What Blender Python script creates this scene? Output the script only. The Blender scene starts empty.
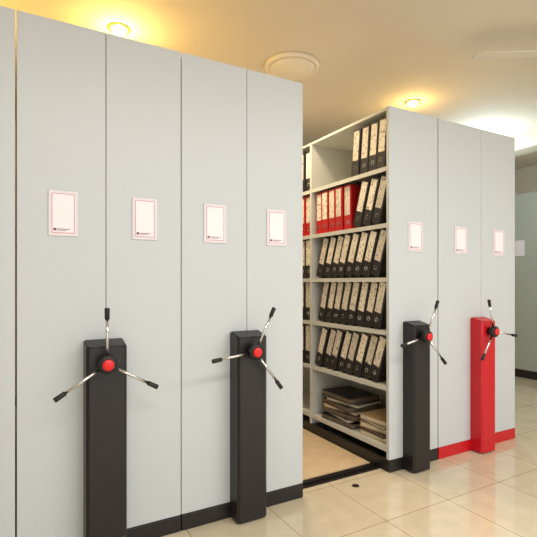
import bpy, bmesh, math, random
from mathutils import Vector, Matrix
random.seed(7)
S = bpy.context.scene
COL = S.collection
try:
    S.view_settings.view_transform = 'Standard'
    S.view_settings.look = 'None'
except Exception:
    pass

# ---------------------------------------------------------------- materials
def lin(c):
    return tuple(((v/255)/12.92 if v/255 <= 0.04045 else ((v/255+0.055)/1.055)**2.4) for v in c)
def mat(name, rgb, rough=0.5, metal=0.0, noise=0.0, nscale=30, bump=0.0, bscale=200, emit=None, estr=0, coat=0):
    m = bpy.data.materials.new(name); m.use_nodes = True
    nt = m.node_tree; b = nt.nodes['Principled BSDF']
    c = lin(rgb)
    b.inputs['Base Color'].default_value = (*c, 1)
    b.inputs['Roughness'].default_value = rough
    b.inputs['Metallic'].default_value = metal
    if coat: b.inputs['Coat Weight'].default_value = coat
    tc = nt.nodes.new('ShaderNodeTexCoord')
    if noise > 0:
        n = nt.nodes.new('ShaderNodeTexNoise'); n.inputs['Scale'].default_value = nscale
        n.inputs['Detail'].default_value = 4
        r = nt.nodes.new('ShaderNodeValToRGB')
        r.color_ramp.elements[0].position = 0.3; r.color_ramp.elements[1].position = 0.7
        r.color_ramp.elements[0].color = (*[max(0, v*(1-noise)) for v in c], 1)
        r.color_ramp.elements[1].color = (*[min(1, v*(1+noise)) for v in c], 1)
        nt.links.new(tc.outputs['Object'], n.inputs['Vector'])
        nt.links.new(n.outputs['Fac'], r.inputs['Fac'])
        nt.links.new(r.outputs['Color'], b.inputs['Base Color'])
    if bump > 0:
        n2 = nt.nodes.new('ShaderNodeTexNoise'); n2.inputs['Scale'].default_value = bscale
        bp = nt.nodes.new('ShaderNodeBump'); bp.inputs['Strength'].default_value = bump
        bp.inputs['Distance'].default_value = 0.002
        nt.links.new(tc.outputs['Object'], n2.inputs['Vector'])
        nt.links.new(n2.outputs['Fac'], bp.inputs['Height'])
        nt.links.new(bp.outputs['Normal'], b.inputs['Normal'])
    if emit:
        b.inputs['Emission Color'].default_value = (*lin(emit), 1)
        b.inputs['Emission Strength'].default_value = estr
    return m

M_panel = mat('painted_steel', (201, 207, 210), 0.40, noise=0.012, nscale=90, bump=0.12, bscale=300)
M_carc = mat('shelf_steel', (208, 208, 200), 0.45, noise=0.015, nscale=40)
M_black = mat('black_steel', (29, 26, 27), 0.38, noise=0.1, nscale=50, bump=0.1)
M_red = mat('red_steel', (200, 16, 32), 0.35, noise=0.05)
M_chrome = mat('chrome', (215, 215, 215), 0.15, 1.0)
M_rubber = mat('rubber', (18, 18, 18), 0.5)
M_redcap = mat('red_plastic', (226, 30, 36), 0.3)
M_card = mat('card_white', (228, 224, 230), 0.35)
M_insert = mat('card_insert', (242, 240, 243), 0.4)
M_pink = mat('card_pink', (208, 112, 136), 0.5)
M_print = mat('card_ink', (130, 70, 90), 0.6)
M_dark = mat('binder_black', (38, 35, 35), 0.42, noise=0.3, nscale=60)
M_bred = mat('binder_red', (190, 22, 26), 0.4, noise=0.08)
M_paper = mat('paper', (222, 212, 190), 0.8, noise=0.08, nscale=80)
M_ring = mat('ring_metal', (200, 200, 200), 0.25, 1.0)
M_ceil = mat('ceiling_paint', (222, 211, 194), 0.8, noise=0.015, nscale=3, bump=0.05)
M_wall = mat('wall_paint', (205, 196, 176), 0.8, noise=0.02, nscale=4)
M_rail = mat('rail_steel', (38, 32, 30), 0.4, 0.5)
M_deck = mat('deck_laminate', (218, 192, 154), 0.35, noise=0.06, nscale=12)
M_fixt = mat('fixture_plastic', (230, 220, 200), 0.4)
M_brass = mat('fixture_ring', (214, 176, 110), 0.3, 0.5)
M_bulb = mat('bulb_glow', (255, 240, 200), 0.4, emit=(255, 238, 190), estr=30)
M_base_skirt = mat('skirting_dark', (40, 38, 38), 0.5)

# spine label: paper with procedural lines of script
def label_mat():
    m = bpy.data.materials.new('spine_label_paper'); m.use_nodes = True
    nt = m.node_tree; b = nt.nodes['Principled BSDF']; b.inputs['Roughness'].default_value = 0.6
    tc = nt.nodes.new('ShaderNodeTexCoord'); mp = nt.nodes.new('ShaderNodeMapping')
    mp.inputs['Scale'].default_value = (1, 110, 45)
    n = nt.nodes.new('ShaderNodeTexNoise'); n.inputs['Scale'].default_value = 1.0; n.inputs['Detail'].default_value = 3
    oi = nt.nodes.new('ShaderNodeObjectInfo')
    add = nt.nodes.new('ShaderNodeVectorMath'); add.operation = 'ADD'
    mul = nt.nodes.new('ShaderNodeMath'); mul.operation = 'MULTIPLY'; mul.inputs[1].default_value = 40
    r = nt.nodes.new('ShaderNodeValToRGB')
    e = r.color_ramp.elements
    e[0].position = 0.34; e[0].color = (*lin((130, 112, 100)), 1)
    e[1].position = 0.45; e[1].color = (*lin((246, 234, 214)), 1)
    nt.links.new(tc.outputs['Object'], mp.inputs['Vector'])
    nt.links.new(oi.outputs['Random'], mul.inputs[0])
    nt.links.new(mp.outputs['Vector'], add.inputs[0]); nt.links.new(mul.outputs[0], add.inputs[1])
    nt.links.new(add.outputs[0], n.inputs['Vector'])
    # each label gets its own slight paper shade
    hs = nt.nodes.new('ShaderNodeHueSaturation')
    mr = nt.nodes.new('ShaderNodeMapRange'); mr.inputs['To Min'].default_value = 0.72; mr.inputs['To Max'].default_value = 1.05
    nt.links.new(oi.outputs['Random'], mr.inputs['Value']); nt.links.new(mr.outputs['Result'], hs.inputs['Value'])
    nt.links.new(n.outputs['Fac'], r.inputs['Fac']); nt.links.new(r.outputs['Color'], hs.inputs['Color'])
    nt.links.new(hs.outputs['Color'], b.inputs['Base Color'])
    return m
M_label = label_mat()

def floor_mat():
    m = bpy.data.materials.new('ceramic_floor_tiles'); m.use_nodes = True
    nt = m.node_tree; b = nt.nodes['Principled BSDF']
    geo = nt.nodes.new('ShaderNodeNewGeometry')
    mp = nt.nodes.new('ShaderNodeMapping'); mp.inputs['Location'].default_value = (0.18, 0.12, 0)
    br = nt.nodes.new('ShaderNodeTexBrick'); br.offset = 0; br.squash = 1
    br.inputs['Scale'].default_value = 1.0
    br.inputs['Brick Width'].default_value = 0.45; br.inputs['Row Height'].default_value = 0.45
    br.inputs['Mortar Size'].default_value = 0.003; br.inputs['Mortar Smooth'].default_value = 0.3
    br.inputs['Color1'].default_value = (*lin((220, 207, 181)), 1)
    br.inputs['Color2'].default_value = (*lin((214, 200, 173)), 1)
    br.inputs['Mortar'].default_value = (*lin((172, 152, 122)), 1)
    n = nt.nodes.new('ShaderNodeTexNoise'); n.inputs['Scale'].default_value = 9; n.inputs['Detail'].default_value = 6
    r = nt.nodes.new('ShaderNodeValToRGB')
    r.color_ramp.elements[0].color = (0.84, 0.82, 0.78, 1); r.color_ramp.elements[1].color = (1.05, 1.04, 1.02, 1)
    r.color_ramp.elements[0].position = .3; r.color_ramp.elements[1].position = .7
    mx = nt.nodes.new('ShaderNodeMix'); mx.data_type = 'RGBA'; mx.blend_type = 'MULTIPLY'; mx.inputs[0].default_value = 0.6
    nt.links.new(geo.outputs['Position'], mp.inputs['Vector'])
    nt.links.new(mp.outputs['Vector'], br.inputs['Vector'])
    nt.links.new(geo.outputs['Position'], n.inputs['Vector'])
    nt.links.new(n.outputs['Fac'], r.inputs['Fac'])
    nt.links.new(br.outputs['Color'], mx.inputs[6]); nt.links.new(r.outputs['Color'], mx.inputs[7])
    nt.links.new(mx.outputs[2], b.inputs['Base Color'])
    b.inputs['Roughness'].default_value = 0.11
    b.inputs['Coat Weight'].default_value = 0.4
    bp = nt.nodes.new('ShaderNodeBump'); bp.inputs['Strength'].default_value = 0.2; bp.inputs['Distance'].default_value = 0.002; bp.invert = True
    nt.links.new(br.outputs['Fac'], bp.inputs['Height']); nt.links.new(bp.outputs['Normal'], b.inputs['Normal'])
    return m
M_floor = floor_mat()

# ---------------------------------------------------------------- mesh helpers
def new_obj(name, me, m, parent=None, loc=(0, 0, 0)):
    o = bpy.data.objects.new(name, me)
    if m is not None: me.materials.append(m)
    COL.objects.link(o)
    if parent is not None:
        o.parent = parent
        pl = parent_world(parent)
        o.location = Vector(loc) - pl
    else:
        o.location = loc
    return o
def parent_world(p):
    v = Vector(p.location)
    while p.parent is not None:
        p = p.parent; v = v + Vector(p.location)
    return v
def bm_box(bm, x0, x1, y0, y1, z0, z1):
    r = bmesh.ops.create_cube(bm, size=1)
    for v in r['verts']:
        v.co = Vector(((x0+x1)/2+v.co.x*(x1-x0), (y0+y1)/2+v.co.y*(y1-y0), (z0+z1)/2+v.co.z*(z1-z0)))
    return r['verts']
def box(name, x0, x1, y0, y1, z0, z1, m, parent=None, bevel=0.0, seg=2):
    bm = bmesh.new()
    c = Vector(((x0+x1)/2, (y0+y1)/2, (z0+z1)/2))
    bm_box(bm, x0-c.x, x1-c.x, y0-c.y, y1-c.y, z0-c.z, z1-c.z)
    if bevel > 0:
        bmesh.ops.bevel(bm, geom=bm.edges[:], offset=bevel, segments=seg, affect='EDGES', profile=0.5)
    me = bpy.data.meshes.new(name); bm.to_mesh(me); bm.free()
    return new_obj(name, me, m, parent, c)
def cyl_between(name, p0, p1, r0, r1, m, parent=None, seg=20, bevel=0.0):
    p0 = Vector(p0); p1 = Vector(p1); d = p1-p0; L = d.length
    bm = bmesh.new()
    bmesh.ops.create_cone(bm, cap_ends=True, segments=seg, radius1=r0, radius2=r1, depth=L)
    if bevel > 0:
        es = [e for e in bm.edges if abs(abs(e.verts[0].co.z)-L/2) < 1e-6 and abs(e.verts[0].co.z-e.verts[1].co.z) < 1e-6]
        bmesh.ops.bevel(bm, geom=es, offset=bevel, segments=3, affect='EDGES', profile=0.5)
    q = d.to_track_quat('Z', 'Y').to_matrix().to_4x4()
    bmesh.ops.transform(bm, matrix=q, verts=bm.verts)
    me = bpy.data.meshes.new(name); bm.to_mesh(me); bm.free()
    for p in me.polygons: p.use_smooth = len(p.vertices) == 4
    return new_obj(name, me, m, parent, (p0+p1)/2)
def empty(name, loc, label=None, cat=None, group=None):
    o = bpy.data.objects.new(name, None); o.location = loc; o.empty_display_size = 0.1
    COL.objects.link(o)
    if label: o['label'] = label
    if cat: o['category'] = cat
    if group: o['group'] = group
    return o
def lathe(bm, prof, seg=40):
    rings = []
    for (r, z) in prof:
        if r < 1e-6:
            rings.append([bm.verts.new((0, 0, z))])
        else:
            rings.append([bm.verts.new((r*math.cos(2*math.pi*i/seg), r*math.sin(2*math.pi*i/seg), z)) for i in range(seg)])
    for a, b in zip(rings[:-1], rings[1:]):
        for i in range(seg):
            j = (i+1) % seg
            if len(a) == 1: bm.faces.new((a[0], b[i], b[j]))
            elif len(b) == 1: bm.faces.new((a[i], a[j], b[0]))
            else: bm.faces.new((a[i], a[j], b[j], b[i]))
    bmesh.ops.recalc_face_normals(bm, faces=bm.faces)
def lathe_obj(name, prof, m, parent, loc, seg=40, smooth=True, axis=None):
    bm = bmesh.new(); lathe(bm, prof, seg)
    if axis == 'Y':
        bmesh.ops.transform(bm, matrix=Matrix.Rotation(math.radians(90), 4, 'X'), verts=bm.verts)  # +z -> -y
    me = bpy.data.meshes.new(name); bm.to_mesh(me); bm.free()
    for p in me.polygons: p.use_smooth = smooth
    return new_obj(name, me, m, parent, loc)

# ---------------------------------------------------------------- dims
V0 = 2.095; H = 2.297; CEIL = 2.75; BACK = 3.83
XL, XR, YF, YB = -1.6, 6.05, -2.2, 5.0

# ---------------------------------------------------------------- structure
def struct(o): o['kind'] = 'structure'; return o
struct(box('floor', XL, XR, YF, YB, -0.1, 0, M_floor))
struct(box('ceiling', XL, XR, YF, YB, CEIL, CEIL+0.1, M_ceil))
struct(box('wall_back', XL, XR, YB, YB+0.1, 0, CEIL, M_wall))
struct(box('wall_right', XR, XR+0.1, YF, YB, 0, CEIL, M_wall))
struct(box('wall_left', XL-0.1, XL, YF, YB, 0, CEIL, M_wall))
struct(box('trim_1', 4.66, 4.9, YF, YB, 2.6, CEIL, M_wall))
struct(box('baseboard_back', XL, XR, YB-0.015, YB, 0, 0.1, M_base_skirt))

# ---------------------------------------------------------------- parts of units
def card(parent, xc, zc, y, w=0.115, h=0.193):
    c = box('name_card', xc-w/2, xc+w/2, y-0.006, y, zc-h/2, zc+h/2, M_card, parent, 0.0025)
    c['label'] = 'white plastic name card holder with a thin pink border'
    yb = y-0.0068
    bm = bmesh.new(); mg = 0.013; t = 0.0024
    wi, hi = w/2-mg, h/2-mg
    for (a, b, cc, d) in [(-wi, wi, hi-t, hi), (-wi, wi, -hi, -hi+t), (-wi, -wi+t, -hi+t, hi-t), (wi-t, wi, -hi+t, hi-t)]:
        bm_box(bm, a, b, -0.0006, 0.0006, cc, d)
    me = bpy.data.meshes.new('card_border'); bm.to_mesh(me); bm.free()
    new_obj('card_border', me, M_pink, c, (xc, yb, zc))
    box('card_insert', xc-wi-0.002, xc+wi+0.002, y-0.0066, y-0.0058, zc-hi-0.002, zc+hi+0.002, M_insert, c)
    bm = bmesh.new()
    bm_box(bm, -wi+0.006, -wi+0.018, -0.0006, 0.0006, -hi+0.010, -hi+0.020)
    bm_box(bm, -wi+0.021, wi-0.018, -0.0006, 0.0006, -hi+0.0155, -hi+0.018)
    bm_box(bm, -wi+0.021, wi-0.032, -0.0006, 0.0006, -hi+0.010, -hi+0.012)
    me = bpy.data.meshes.new('card_print'); bm.to_mesh(me); bm.free()
    new_obj('card_print', me, M_print, c, (xc, yb, zc))

def post(parent, xc, m, w=0.165, label=None):
    # tall drive housing with chamfered vertical front edges and sloping top
    d = 0.095; ch = 0.012; hb = 0.945; hf = 0.922; z0 = 0.01
    pts = [(-w/2, 0), (-w/2, -d+ch), (-w/2+ch, -d), (w/2-ch, -d), (w/2, -d+ch), (w/2, 0)]
    bm = bmesh.new(); lo = []; hi = []
    for (x, y) in pts:
        z = hb + (hf-hb)*(-y/d)
        lo.append(bm.verts.new((x, y, z0))); hi.append(bm.verts.new((x, y, z)))
    bm.faces.new(lo); bm.faces.new(hi)
    n = len(pts)
    for i in range(n): bm.faces.new((lo[i], lo[(i+1) % n], hi[(i+1) % n], hi[i]))
    bmesh.ops.recalc_face_normals(bm, faces=bm.faces)
    bmesh.ops.bevel(bm, geom=[e for e in bm.edges if all(v.co.z > 0.5 for v in e.verts)], offset=0.006, segments=2, affect='EDGES')
    me = bpy.data.meshes.new('drive_post'); bm.to_mesh(me); bm.free()
    o = new_obj('drive_post', me, m, parent, (xc, V0-0.001, 0))
    if label: o['label'] = label
    return o

def wheel(parent, xc, zc, ang0):
    yb = V0-0.096
    hub = lathe_obj('hand_wheel', [(0, 0), (0.026, 0), (0.026, 0.02), (0.035, 0.024), (0.038, 0.03), (0.038, 0.050), (0.035, 0.056), (0.026, 0.058), (0, 0.058)], M_rubber, parent, (xc, yb, zc), 32, True, 'Y')
    hub['label'] = 'three spoke chrome hand wheel with black hub'
    lathe_obj('hub_cap', [(0, 0), (0.0235, 0), (0.0235, 0.006), (0.019, 0.010), (0, 0.012)], M_redcap, hub, (xc, yb-0.0585, zc), 28, True, 'Y')
    for k in range(3):
        a = math.radians(ang0+120*k); dx, dz = math.cos(a), math.sin(a)
        ys = yb-0.04; ye = yb-0.052
        p0 = Vector((xc+dx*0.032, ys, zc+dz*0.032)); p1 = Vector((xc+dx*0.187, ye, zc+dz*0.187)); p2 = Vector((xc+dx*0.235, ye-0.004, zc+dz*0.235))
        cyl_between('spoke', p0, p1, 0.0062, 0.0062, M_chrome, hub, 14)
        cyl_between('grip', p1, p2, 0.0098, 0.0105, M_rubber, hub, 18, 0.003)

def unit_base(parent, x0, x1, m):
    return box('plinth', x0+0.001, x1-0.001, V0-0.004, BACK, 0.0, 0.076, m, parent, 0.004)

def panel(parent, x0, x1):
    g = 0.0013
    box('end_panel', x0+g, x1-g, V0, V0+0.022, 0.078, H, M_panel, parent, 0.002)

def closed_unit(x0, x1, seams, post_x, wa, m_base, label, cards, cw=0.115, pw=0.165, pm=M_black, plabel=None):
    u = empty('mobile_shelving_unit', ((x0+x1)/2, (V0+BACK)/2, 0), label, 'filing cabinet', 'row of mobile shelving units')
    unit_base(u, x0, x1, m_base)
    bd = [x0]+seams+[x1]
    for a, b in zip(bd[:-1], bd[1:]): panel(u, a, b)
    box('carcass', x0+0.004, x1-0.004, V0+0.0225, BACK, 0.077, H-0.004, M_carc, u, 0.003)
    if post_x is not None:
        post(u, post_x, pm, pw, plabel)
        wheel(u, post_x-0.006, 0.852, wa)
    for cx in cards: card(u, cx, 1.484, V0, cw)
    return u

closed_unit(-0.70, 0.0015, [-0.35], -0.35, 95, M_black, 'pale grey steel shelving unit with black plinth ending the block', [-0.525, -0.175])
closed_unit(0.005, 0.6945, [0.351], 0.340, 91, M_black, 'pale grey shelving unit, black post, one wheel spoke upright', [0.178, 0.521])
closed_unit(0.6958, 1.394, [1.047], 1.033, 66, M_black, 'pale grey shelving unit with black post beside the open aisle', [0.868, 1.222], 0.12)
closed_unit(2.486, 3.338, [2.933], 2.89, 110, M_red, 'pale grey shelving unit with red post and red plinth', [2.708, 3.135], 0.13, 0.15, M_red, 'glossy red steel drive post')

# ---------------- open unit
X0, X1 = 2.038, 2.480
ou = empty('mobile_shelving_unit', ((X0+X1)/2, (V0+BACK)/2, 0), 'open pale grey shelving unit holding binders, black post and plinth', 'filing cabinet', 'row of mobile shelving units')
unit_base(ou, X0, X1, M_black)
panel(ou, X0, X1)
post(ou, 2.232, M_black, 0.15); wheel(ou, 2.222, 0.857, 70)
card(ou, 2.266, 1.487, V0, 0.13)
upr = [(V0+0.0225, V0+0.027), (2.945, 2.965), (BACK-0.02, BACK)]
for (a, b) in upr:
    bm = bmesh.new()
    c = Vector(((X0+X1)/2, (a+b)/2, (0.078+H)/2))
    bm_box(bm, X0+0.004-c.x, X1-0.02-c.x, a-c.y, b-c.y, 0.078-c.z, H-0.02-c.z)
    if b-a > 0.01:
        bm_box(bm, X0+0.002-c.x, X0+0.006-c.x, a-0.001-c.y, b+0.002-c.y, 0.078-c.z, H-0.02-c.z)
    me = bpy.data.meshes.new('upright'); bm.to_mesh(me); bm.free()
    new_obj('upright', me, M_carc, ou, c)
box('back_panel', X1-0.018, X1-0.006, V0+0.0225, BACK, 0.078, H-0.02, M_carc, ou)
box('top_panel', X0+0.002, X1-0.006, V0+0.0225, BACK, H-0.02, H-0.002, M_carc, ou, 0.002)
SH = [0.150, 0.535, 0.885, 1.222, 1.566, 1.925]
for z in SH:
    for (a, b) in [(2.1235, 2.944), (2.966, BACK-0.021)]:
        bm = bmesh.new(); c = Vector(((X0+X1)/2, (a+b)/2, z))
        bm_box(bm, X0+0.008-c.x, X1-0.019-c.x, a-c.y, b-c.y, -0.006, 0)
        bm_box(bm, X0+0.006-c.x, X0+0.009-c.x, a-c.y, b-c.y, -0.028, 0)
        me = bpy.data.meshes.new('shelf'); bm.to_mesh(me); bm.free()
        new_obj('shelf', me, M_carc, ou, c)

# ---------------------------------------------------------------- lever arch binders
BW, BH, BD = 0.078, 0.318, 0.285   # y width, z height, x depth; origin bottom centre of spine
def make_binder(cover_m):
    bm = bmesh.new(); t = 0.003
    pts = [(BD, -BW/2), (0.004, -BW/2), (0, -BW/2+0.004), (0, BW/2-0.004), (0.004, BW/2), (BD, BW/2)]
    pin = [(BD, -BW/2+t), (t, -BW/2+t), (t, -BW/2+t), (t, BW/2-t), (t, BW/2-t), (BD, BW/2-t)]
    vo0 = [bm.verts.new((x, y, 0)) for x, y in pts]; vo1 = [bm.verts.new((x, y, BH)) for x, y in pts]
    vi0 = [bm.verts.new((x, y, 0)) for x, y in pin]; vi1 = [bm.verts.new((x, y, BH)) for x, y in pin]
    n = 6
    for i in range(n-1):
        bm.faces.new((vo0[i], vo0[i+1], vo1[i+1], vo1[i]))
        bm.faces.new((vi0[i], vi1[i], vi1[i+1], vi0[i+1]))
        bm.faces.new((vo1[i], vo1[i+1], vi1[i+1], vi1[i]))
        bm.faces.new((vo0[i], vi0[i], vi0[i+1], vo0[i+1]))
    for i in (0, n-1): bm.faces.new((vo0[i], vo1[i], vi1[i], vi0[i]))
    bmesh.ops.remove_doubles(bm, verts=bm.verts, dist=1e-5)
    bmesh.ops.recalc_face_normals(bm, faces=bm.faces)
    me = bpy.data.meshes.new('binder'); bm.to_mesh(me); bm.free()
    me.materials.append(cover_m)
    root = bpy.data.objects.new('binder', me)
    def part(nm, build, m):
        bm = bmesh.new(); build(bm); me = bpy.data.meshes.new(nm); bm.to_mesh(me); bm.free(); me.materials.append(m)
        o = bpy.data.objects.new(nm, me); o.parent = root; return o
    kids = [part('page_block', lambda b: bm_box(b, 0.012, BD-0.008, -BW/2+0.005, BW/2-0.010, 0.006, BH-0.012), M_paper),
            part('spine_label', lambda b: bm_box(b, -0.0012, 0.0002, -BW/2+0.011, BW/2-0.011, 0.105, BH-0.012), M_label)]
    def ring(b):
        seg = 16; R = 0.0125; r = 0.003
        vs = [[b.verts.new((-0.0004+(-1)*abs(r*math.sin(2*math.pi*j/8))*0.6, (R+r*math.cos(2*math.pi*j/8))*math.cos(2*math.pi*i/seg), 0.055+(R+r*math.cos(2*math.pi*j/8))*math.sin(2*math.pi*i/seg))) for j in range(8)] for i in range(seg)]
        for i in range(seg):
            for j in range(8):
                b.faces.new((vs[i][j], vs[(i+1) % seg][j], vs[(i+1) % seg][(j+1) % 8], vs[i][(j+1) % 8]))
    kids.append(part('finger_ring', ring, M_ring))
    return root, kids
protoB = make_binder(M_dark); protoR = make_binder(M_bred)

def place_binder(proto, y, z, lean, dx, label, group):
    r, ks = proto
    o = r.copy(); COL.objects.link(o)
    o.location = (X0+0.018+dx, y, z); o.rotation_euler = (lean, 0, 0)
    o['label'] = label; o['category'] = 'binder'; o['group'] = group
    for k in ks:
        c = k.copy(); c.parent = o; COL.objects.link(c)
    return o

def row(z, y_start, y_end, lean_deg, kind='B', group='', ltxt=None):
    th = math.radians(lean_deg)
    y = y_start + BH*math.sin(th) + BW/2*math.cos(th) + 0.001
    while y + BW/2 < y_end:
        jl = th + random.uniform(0, 0.018) if th > 0.02 else random.uniform(-0.001, 0.001)
        lift = BW/2*math.sin(abs(jl)) + 0.0005
        place_binder(protoB if kind == 'B' else protoR, y, z+lift, jl, random.uniform(-0.002, 0.016), ltxt, group)
        y += BW/math.cos(th) + 0.0045 + (random.uniform(0, 0.005) if th > .02 else 0.002)
    return y
TB = 'black lever arch binder with a beige spine label'
TR = 'red lever arch binder with a beige spine label'
Y0 = 2.125
row(SH[5], Y0, 2.56, 5, 'B', 'binders on the top shelf', TB+', leaning slightly')
row(SH[4], Y0, 2.50, 17, 'B', 'black binders beside the red ones', TB+', leaning')
row(SH[4], 2.50, 2.944, 0, 'R', 'red binders on the second shelf', TR+', standing upright')
row(SH[3], Y0, 2.94, 18, 'B', 'binders on the third shelf', TB+', leaning')
row(SH[2], Y0, 2.94, 14, 'B', 'binders on the fourth shelf', TB+', leaning')
row(SH[1], Y0, 2.94, 19, 'B', 'binders on the fifth shelf', TB+', leaning')
for i, z in enumerate([SH[5], SH[3], SH[2], SH[1]]):
    row(z, 2.985, 3.38, 0, 'B', 'binders in the far bay', TB+', standing upright')
row(SH[4], 2.985, 3.38, 0, 'R', 'red binders in the far bay', TR+', standing upright')
for r, ks in (protoB, protoR):
    for k in ks: bpy.data.objects.remove(k)
    bpy.data.objects.remove(r)

# ---------------- flat folders on the bottom shelf
def folder(y0, y1, z, th, m, rz, label, dx=0.0):
    x0, x1 = X0+0.03+dx, X0+0.30+dx
    o = empty('document_folder', ((x0+x1)/2, (y0+y1)/2, z), label, 'folder', 'folders lying on the bottom shelf')
    bm = bmesh.new(); w = (x1-x0)/2; d = (y1-y0)/2
    bm_box(bm, -w, w, -d, d, 0, 0.0025); bm_box(bm, -w, w, -d, d, th-0.0025, th); bm_box(bm, w-0.0025, w, -d, d, 0.0025, th-0.0025)
    me = bpy.data.meshes.new('folder_cover'); bm.to_mesh(me); bm.free()
    new_obj('folder_cover', me, m, o, o.location)
    bm = bmesh.new(); bm_box(bm, -w+0.006, w-0.004, -d+0.006, d-0.006, 0.0026, th-0.0026)
    me = bpy.data.meshes.new('paper_stack'); bm.to_mesh(me); bm.free()
    new_obj('paper_stack', me, M_paper if m is not M_dark else M_inner, o, o.location)
    o.rotation_euler = (0, 0, rz)
M_kraft = mat('kraft', (186, 154, 112), 0.8, noise=0.06)
M_grey = mat('folder_grey', (96, 92, 88), 0.6, noise=0.06)
M_inner = mat('folder_inner', (118, 104, 88), 0.8, noise=0.25, nscale=120)
z = SH[0]+0.001
for i, (th, m, rz, lb, dy, dx) in enumerate([(0.036, M_dark, 0.05, 'black', 0, 0), (0.022, M_grey, -0.12, 'grey', .01, .01), (0.034, M_dark, 0.08, 'black', -.015, 0.0), (0.020, M_kraft, 0.15, 'brown card', .01, .01), (0.034, M_dark, -0.10, 'black', 0, 0), (0.022, M_grey, 0.12, 'grey', -.02, .012), (0.036, M_dark, -0.05, 'black', .015, 0.01)]):
    folder(2.50+dy, 2.85+dy-.03*(i % 2), z, th, m, rz, lb+' document folder lying flat in a tall untidy stack', dx); z += th+0.0008
z = SH[0]+0.001
for i, (th, m, rz, lb) in enumerate([(0.03, M_kraft, 0.05, 'brown card'), (0.025, M_dark, -0.08, 'black'), (0.03, M_kraft, 0.09, 'brown card'), (0.02, M_grey, -0.1, 'grey'), (0.03, M_kraft, 0.05, 'brown card')]):
    folder(2.17, 2.42, z, th, m, rz, lb+' document folder lying flat in a low untidy stack', .01); z += th+0.0008

# ---------------------------------------------------------------- floor deck, rail and stopper
o = box('floor_deck', 1.400, 2.032, 2.262, BACK, 0.0, 0.012, M_deck, None, 0.002)
o['label'] = 'tan laminate floor deck in the aisle between shelving units'; o['category'] = 'floor deck'
r = empty('floor_rail', (1.716, 2.215, 0), 'dark steel guide rail set across the aisle floor', 'rail')
bm = bmesh.new()
bm_box(bm, -0.316, 0.316, -0.04, 0.04, 0, 0.008)
me = bpy.data.meshes.new('rail_plate'); bm.to_mesh(me); bm.free(); new_obj('rail_plate', me, M_rail, r, (1.716, 2.215, 0))
box('rail_bar', 1.40, 2.032, 2.205, 2.225, 0.008, 0.02, M_rail, r, 0.002)
st = lathe_obj('floor_stopper', [(0, 0), (0.022, 0), (0.020, 0.003), (0.010, 0.004), (0.009, 0.006), (0, 0.007)], M_rail, None, (1.74, 2.06, 0), 24)
st['label'] = 'small dark round floor stopper on the tiles'; st['category'] = 'floor stopper'

# ---------------------------------------------------------------- ceiling fixtures
def downlight(x, y):
    d = empty('recessed_downlight', (x, y, CEIL), 'small round recessed ceiling spotlight with a warm glowing bulb', 'ceiling light', 'recessed ceiling spotlights')
    lathe_obj('trim_ring', [(0.044, -0.001), (0.070, 0.0), (0.070, -0.004), (0.062, -0.010), (0.046, -0.010), (0.044, -0.001)], M_brass, d, (x, y, CEIL), 36)
    lathe_obj('bulb', [(0, -0.034), (0.02, -0.032), (0.036, -0.022), (0.0435, -0.001), (0, -0.001)], M_bulb, d, (x, y, CEIL), 28)
downlight(0.557, 2.87); downlight(3.0, 2.80); downlight(1.72, 3.55)  # last one is an added, hidden source to warm the aisle
cl = empty('round_ceiling_light', (1.73, 2.74, CEIL), 'round cream plastic ceiling light fixture, unlit, with raised rim', 'ceiling light')
lathe_obj('fixture_base', [(0, 0), (0.19, 0), (0.195, -0.012), (0.19, -0.030), (0.178, -0.034), (0.166, -0.026), (0, -0.026)], M_fixt, cl, (1.73, 2.74, CEIL), 56)
lathe_obj('diffuser', [(0.160, -0.0265), (0.153, -0.040), (0.12, -0.050), (0.06, -0.056), (0, -0.058)], M_fixt, cl, (1.73, 2.74, CEIL), 56)

# ceiling fan at rest
FX, FY = 3.0, 1.50
fan = empty('ceiling_fan', (FX, FY, CEIL), 'cream ceiling fan with three flat blades, at rest', 'fan')
lathe_obj('canopy', [(0, 0), (0.06, 0), (0.055, -0.03), (0.02, -0.05), (0, -0.05)], M_fixt, fan, (FX, FY, CEIL), 32)
cyl_between('down_rod', (FX, FY, CEIL-0.11), (FX, FY, CEIL-0.04), 0.012, 0.012, M_fixt, fan)
lathe_obj('motor_housing', [(0, -0.10), (0.06, -0.105), (0.10, -0.12), (0.105, -0.15), (0.07, -0.18), (0, -0.185)], M_fixt, fan, (FX, FY, CEIL), 36)
for k in range(3):
    a = math.radians(146+120*k)
    bm = bmesh.new(); pr = [(0.09, 0.03), (0.2, 0.05), (0.55, 0.06), (0.60, 0.035)]
    top = [bm.verts.new((x, y, 0.003)) for x, y in pr]+[bm.verts.new((x, -y, 0.003)) for x, y in reversed(pr)]
    bot = [bm.verts.new((v.co.x, v.co.y, -0.003)) for v in top]
    bm.faces.new(top); bm.faces.new(bot[::-1])
    for i in range(8): bm.faces.new((top[i], bot[i], bot[(i+1) % 8], top[(i+1) % 8]))
    bmesh.ops.recalc_face_normals(bm, faces=bm.faces)
    bmesh.ops.transform(bm, matrix=Matrix.Rotation(a, 4, 'Z') @ Matrix.Rotation(math.radians(-8), 4, 'X'), verts=bm.verts)
    me = bpy.data.meshes.new('fan_blade'); bm.to_mesh(me); bm.free()
    new_obj('fan_blade', me, M_ceil, fan, (FX, FY, CEIL-0.145))

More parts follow.
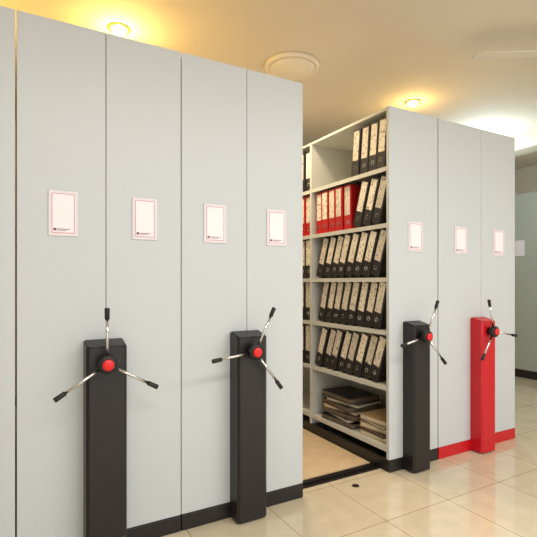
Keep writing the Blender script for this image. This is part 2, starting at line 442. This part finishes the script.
# ---------------------------------------------------------------- far row of cabinets (end panels face -x)
FXF = 5.52
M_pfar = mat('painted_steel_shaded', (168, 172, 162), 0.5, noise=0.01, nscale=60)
for (a, b) in [(2.275, 2.725), (2.725, 3.175), (3.175, 3.625), (3.625, 4.075), (4.075, 4.525)]:
    c = empty('filing_cabinet', ((FXF+6.03)/2, (a+b)/2, 0), 'tall pale grey steel cabinet against the far wall', 'filing cabinet', 'tall cabinets along the wall')
    box('plinth', FXF+0.005, 6.03, a+0.002, b-0.002, 0, 0.1, M_black, c, 0.003)
    box('carcass', FXF+0.023, 6.03, a+0.003, b-0.003, 0.102, 2.29, M_carc, c, 0.003)
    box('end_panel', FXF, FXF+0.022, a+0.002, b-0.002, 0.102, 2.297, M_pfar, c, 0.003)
    ym = (a+b)/2
    k = box('name_card', FXF-0.006, FXF-0.0005, ym-0.06, ym+0.06, 1.52, 1.715, M_card, c, 0.002)

# ---------------------------------------------------------------- lights
def point(loc, e, col, r=0.05):
    l = bpy.data.lights.new('lamp_or_fill', 'POINT'); l.energy = e; l.color = col; l.shadow_soft_size = r
    o = bpy.data.objects.new('lamp_or_fill', l); o.location = loc; COL.objects.link(o); return o
def spot(loc, e, col, ang, r=0.05):
    l = bpy.data.lights.new('lamp_or_fill', 'SPOT'); l.energy = e; l.color = col; l.shadow_soft_size = r
    l.spot_size = math.radians(ang); l.spot_blend = 0.6
    o = bpy.data.objects.new('lamp_or_fill', l); o.location = loc; COL.objects.link(o); return o
def area(loc, rot, sx, sy, e, col):
    l = bpy.data.lights.new('lamp_or_fill', 'AREA'); l.shape = 'RECTANGLE'; l.size = sx; l.size_y = sy; l.energy = e; l.color = col
    o = bpy.data.objects.new('lamp_or_fill', l); o.location = loc; o.rotation_euler = rot; COL.objects.link(o); return o
WARM = (1.0, 0.64, 0.18)
point((0.557, 2.87, CEIL-0.12), 9, WARM, 0.03)
point((3.0, 2.80, CEIL-0.12), 4, WARM, 0.03)
point((-0.4, 3.1, CEIL-0.25), 9, (1, 0.66, 0.18), 0.06)  # added unseen source, strengthens the warm glow on the left ceiling
spot((1.72, 3.55, CEIL-0.04), 60, (1, 0.78, 0.5), 140, 0.05)  # beam of the added hidden downlight, warms the shelves
spot((1.70, 2.74, CEIL-0.09), 40, (1, 0.80, 0.54), 130, 0.08)  # added warm fill for the binders; the round fixture above is unlit
point((4.25, 3.0, 2.40), 24, (0.74, 0.93, 1.0), 0.12)
area((0.6, -0.3, CEIL-0.03), (0, 0, 0), 2.2, 0.5, 50, (1, 0.985, 0.96))  # overhead fill added out of view for even light on the panels
area((3.0, -0.2, CEIL-0.03), (0, 0, 0), 2.2, 0.5, 50, (1, 0.98, 0.95))  # second added fill out of view, covers the right side

w = bpy.data.worlds.new('world'); S.world = w; w.use_nodes = True
w.node_tree.nodes['Background'].inputs['Color'].default_value = (0.985, 0.985, 0.98, 1)
w.node_tree.nodes['Background'].inputs['Strength'].default_value = 1.35

# ---------------------------------------------------------------- camera
cd = bpy.data.cameras.new('camera'); cam = bpy.data.objects.new('camera', cd); COL.objects.link(cam)
cam.location = (0, 0, 1.194)
cam.rotation_euler = (math.radians(90), 0, -math.atan2(0.489, 0.872))
cd.sensor_width = 36; cd.lens = 452/537*36; cd.shift_y = 13.5/537
cd.clip_start = 0.02
S.camera = cam
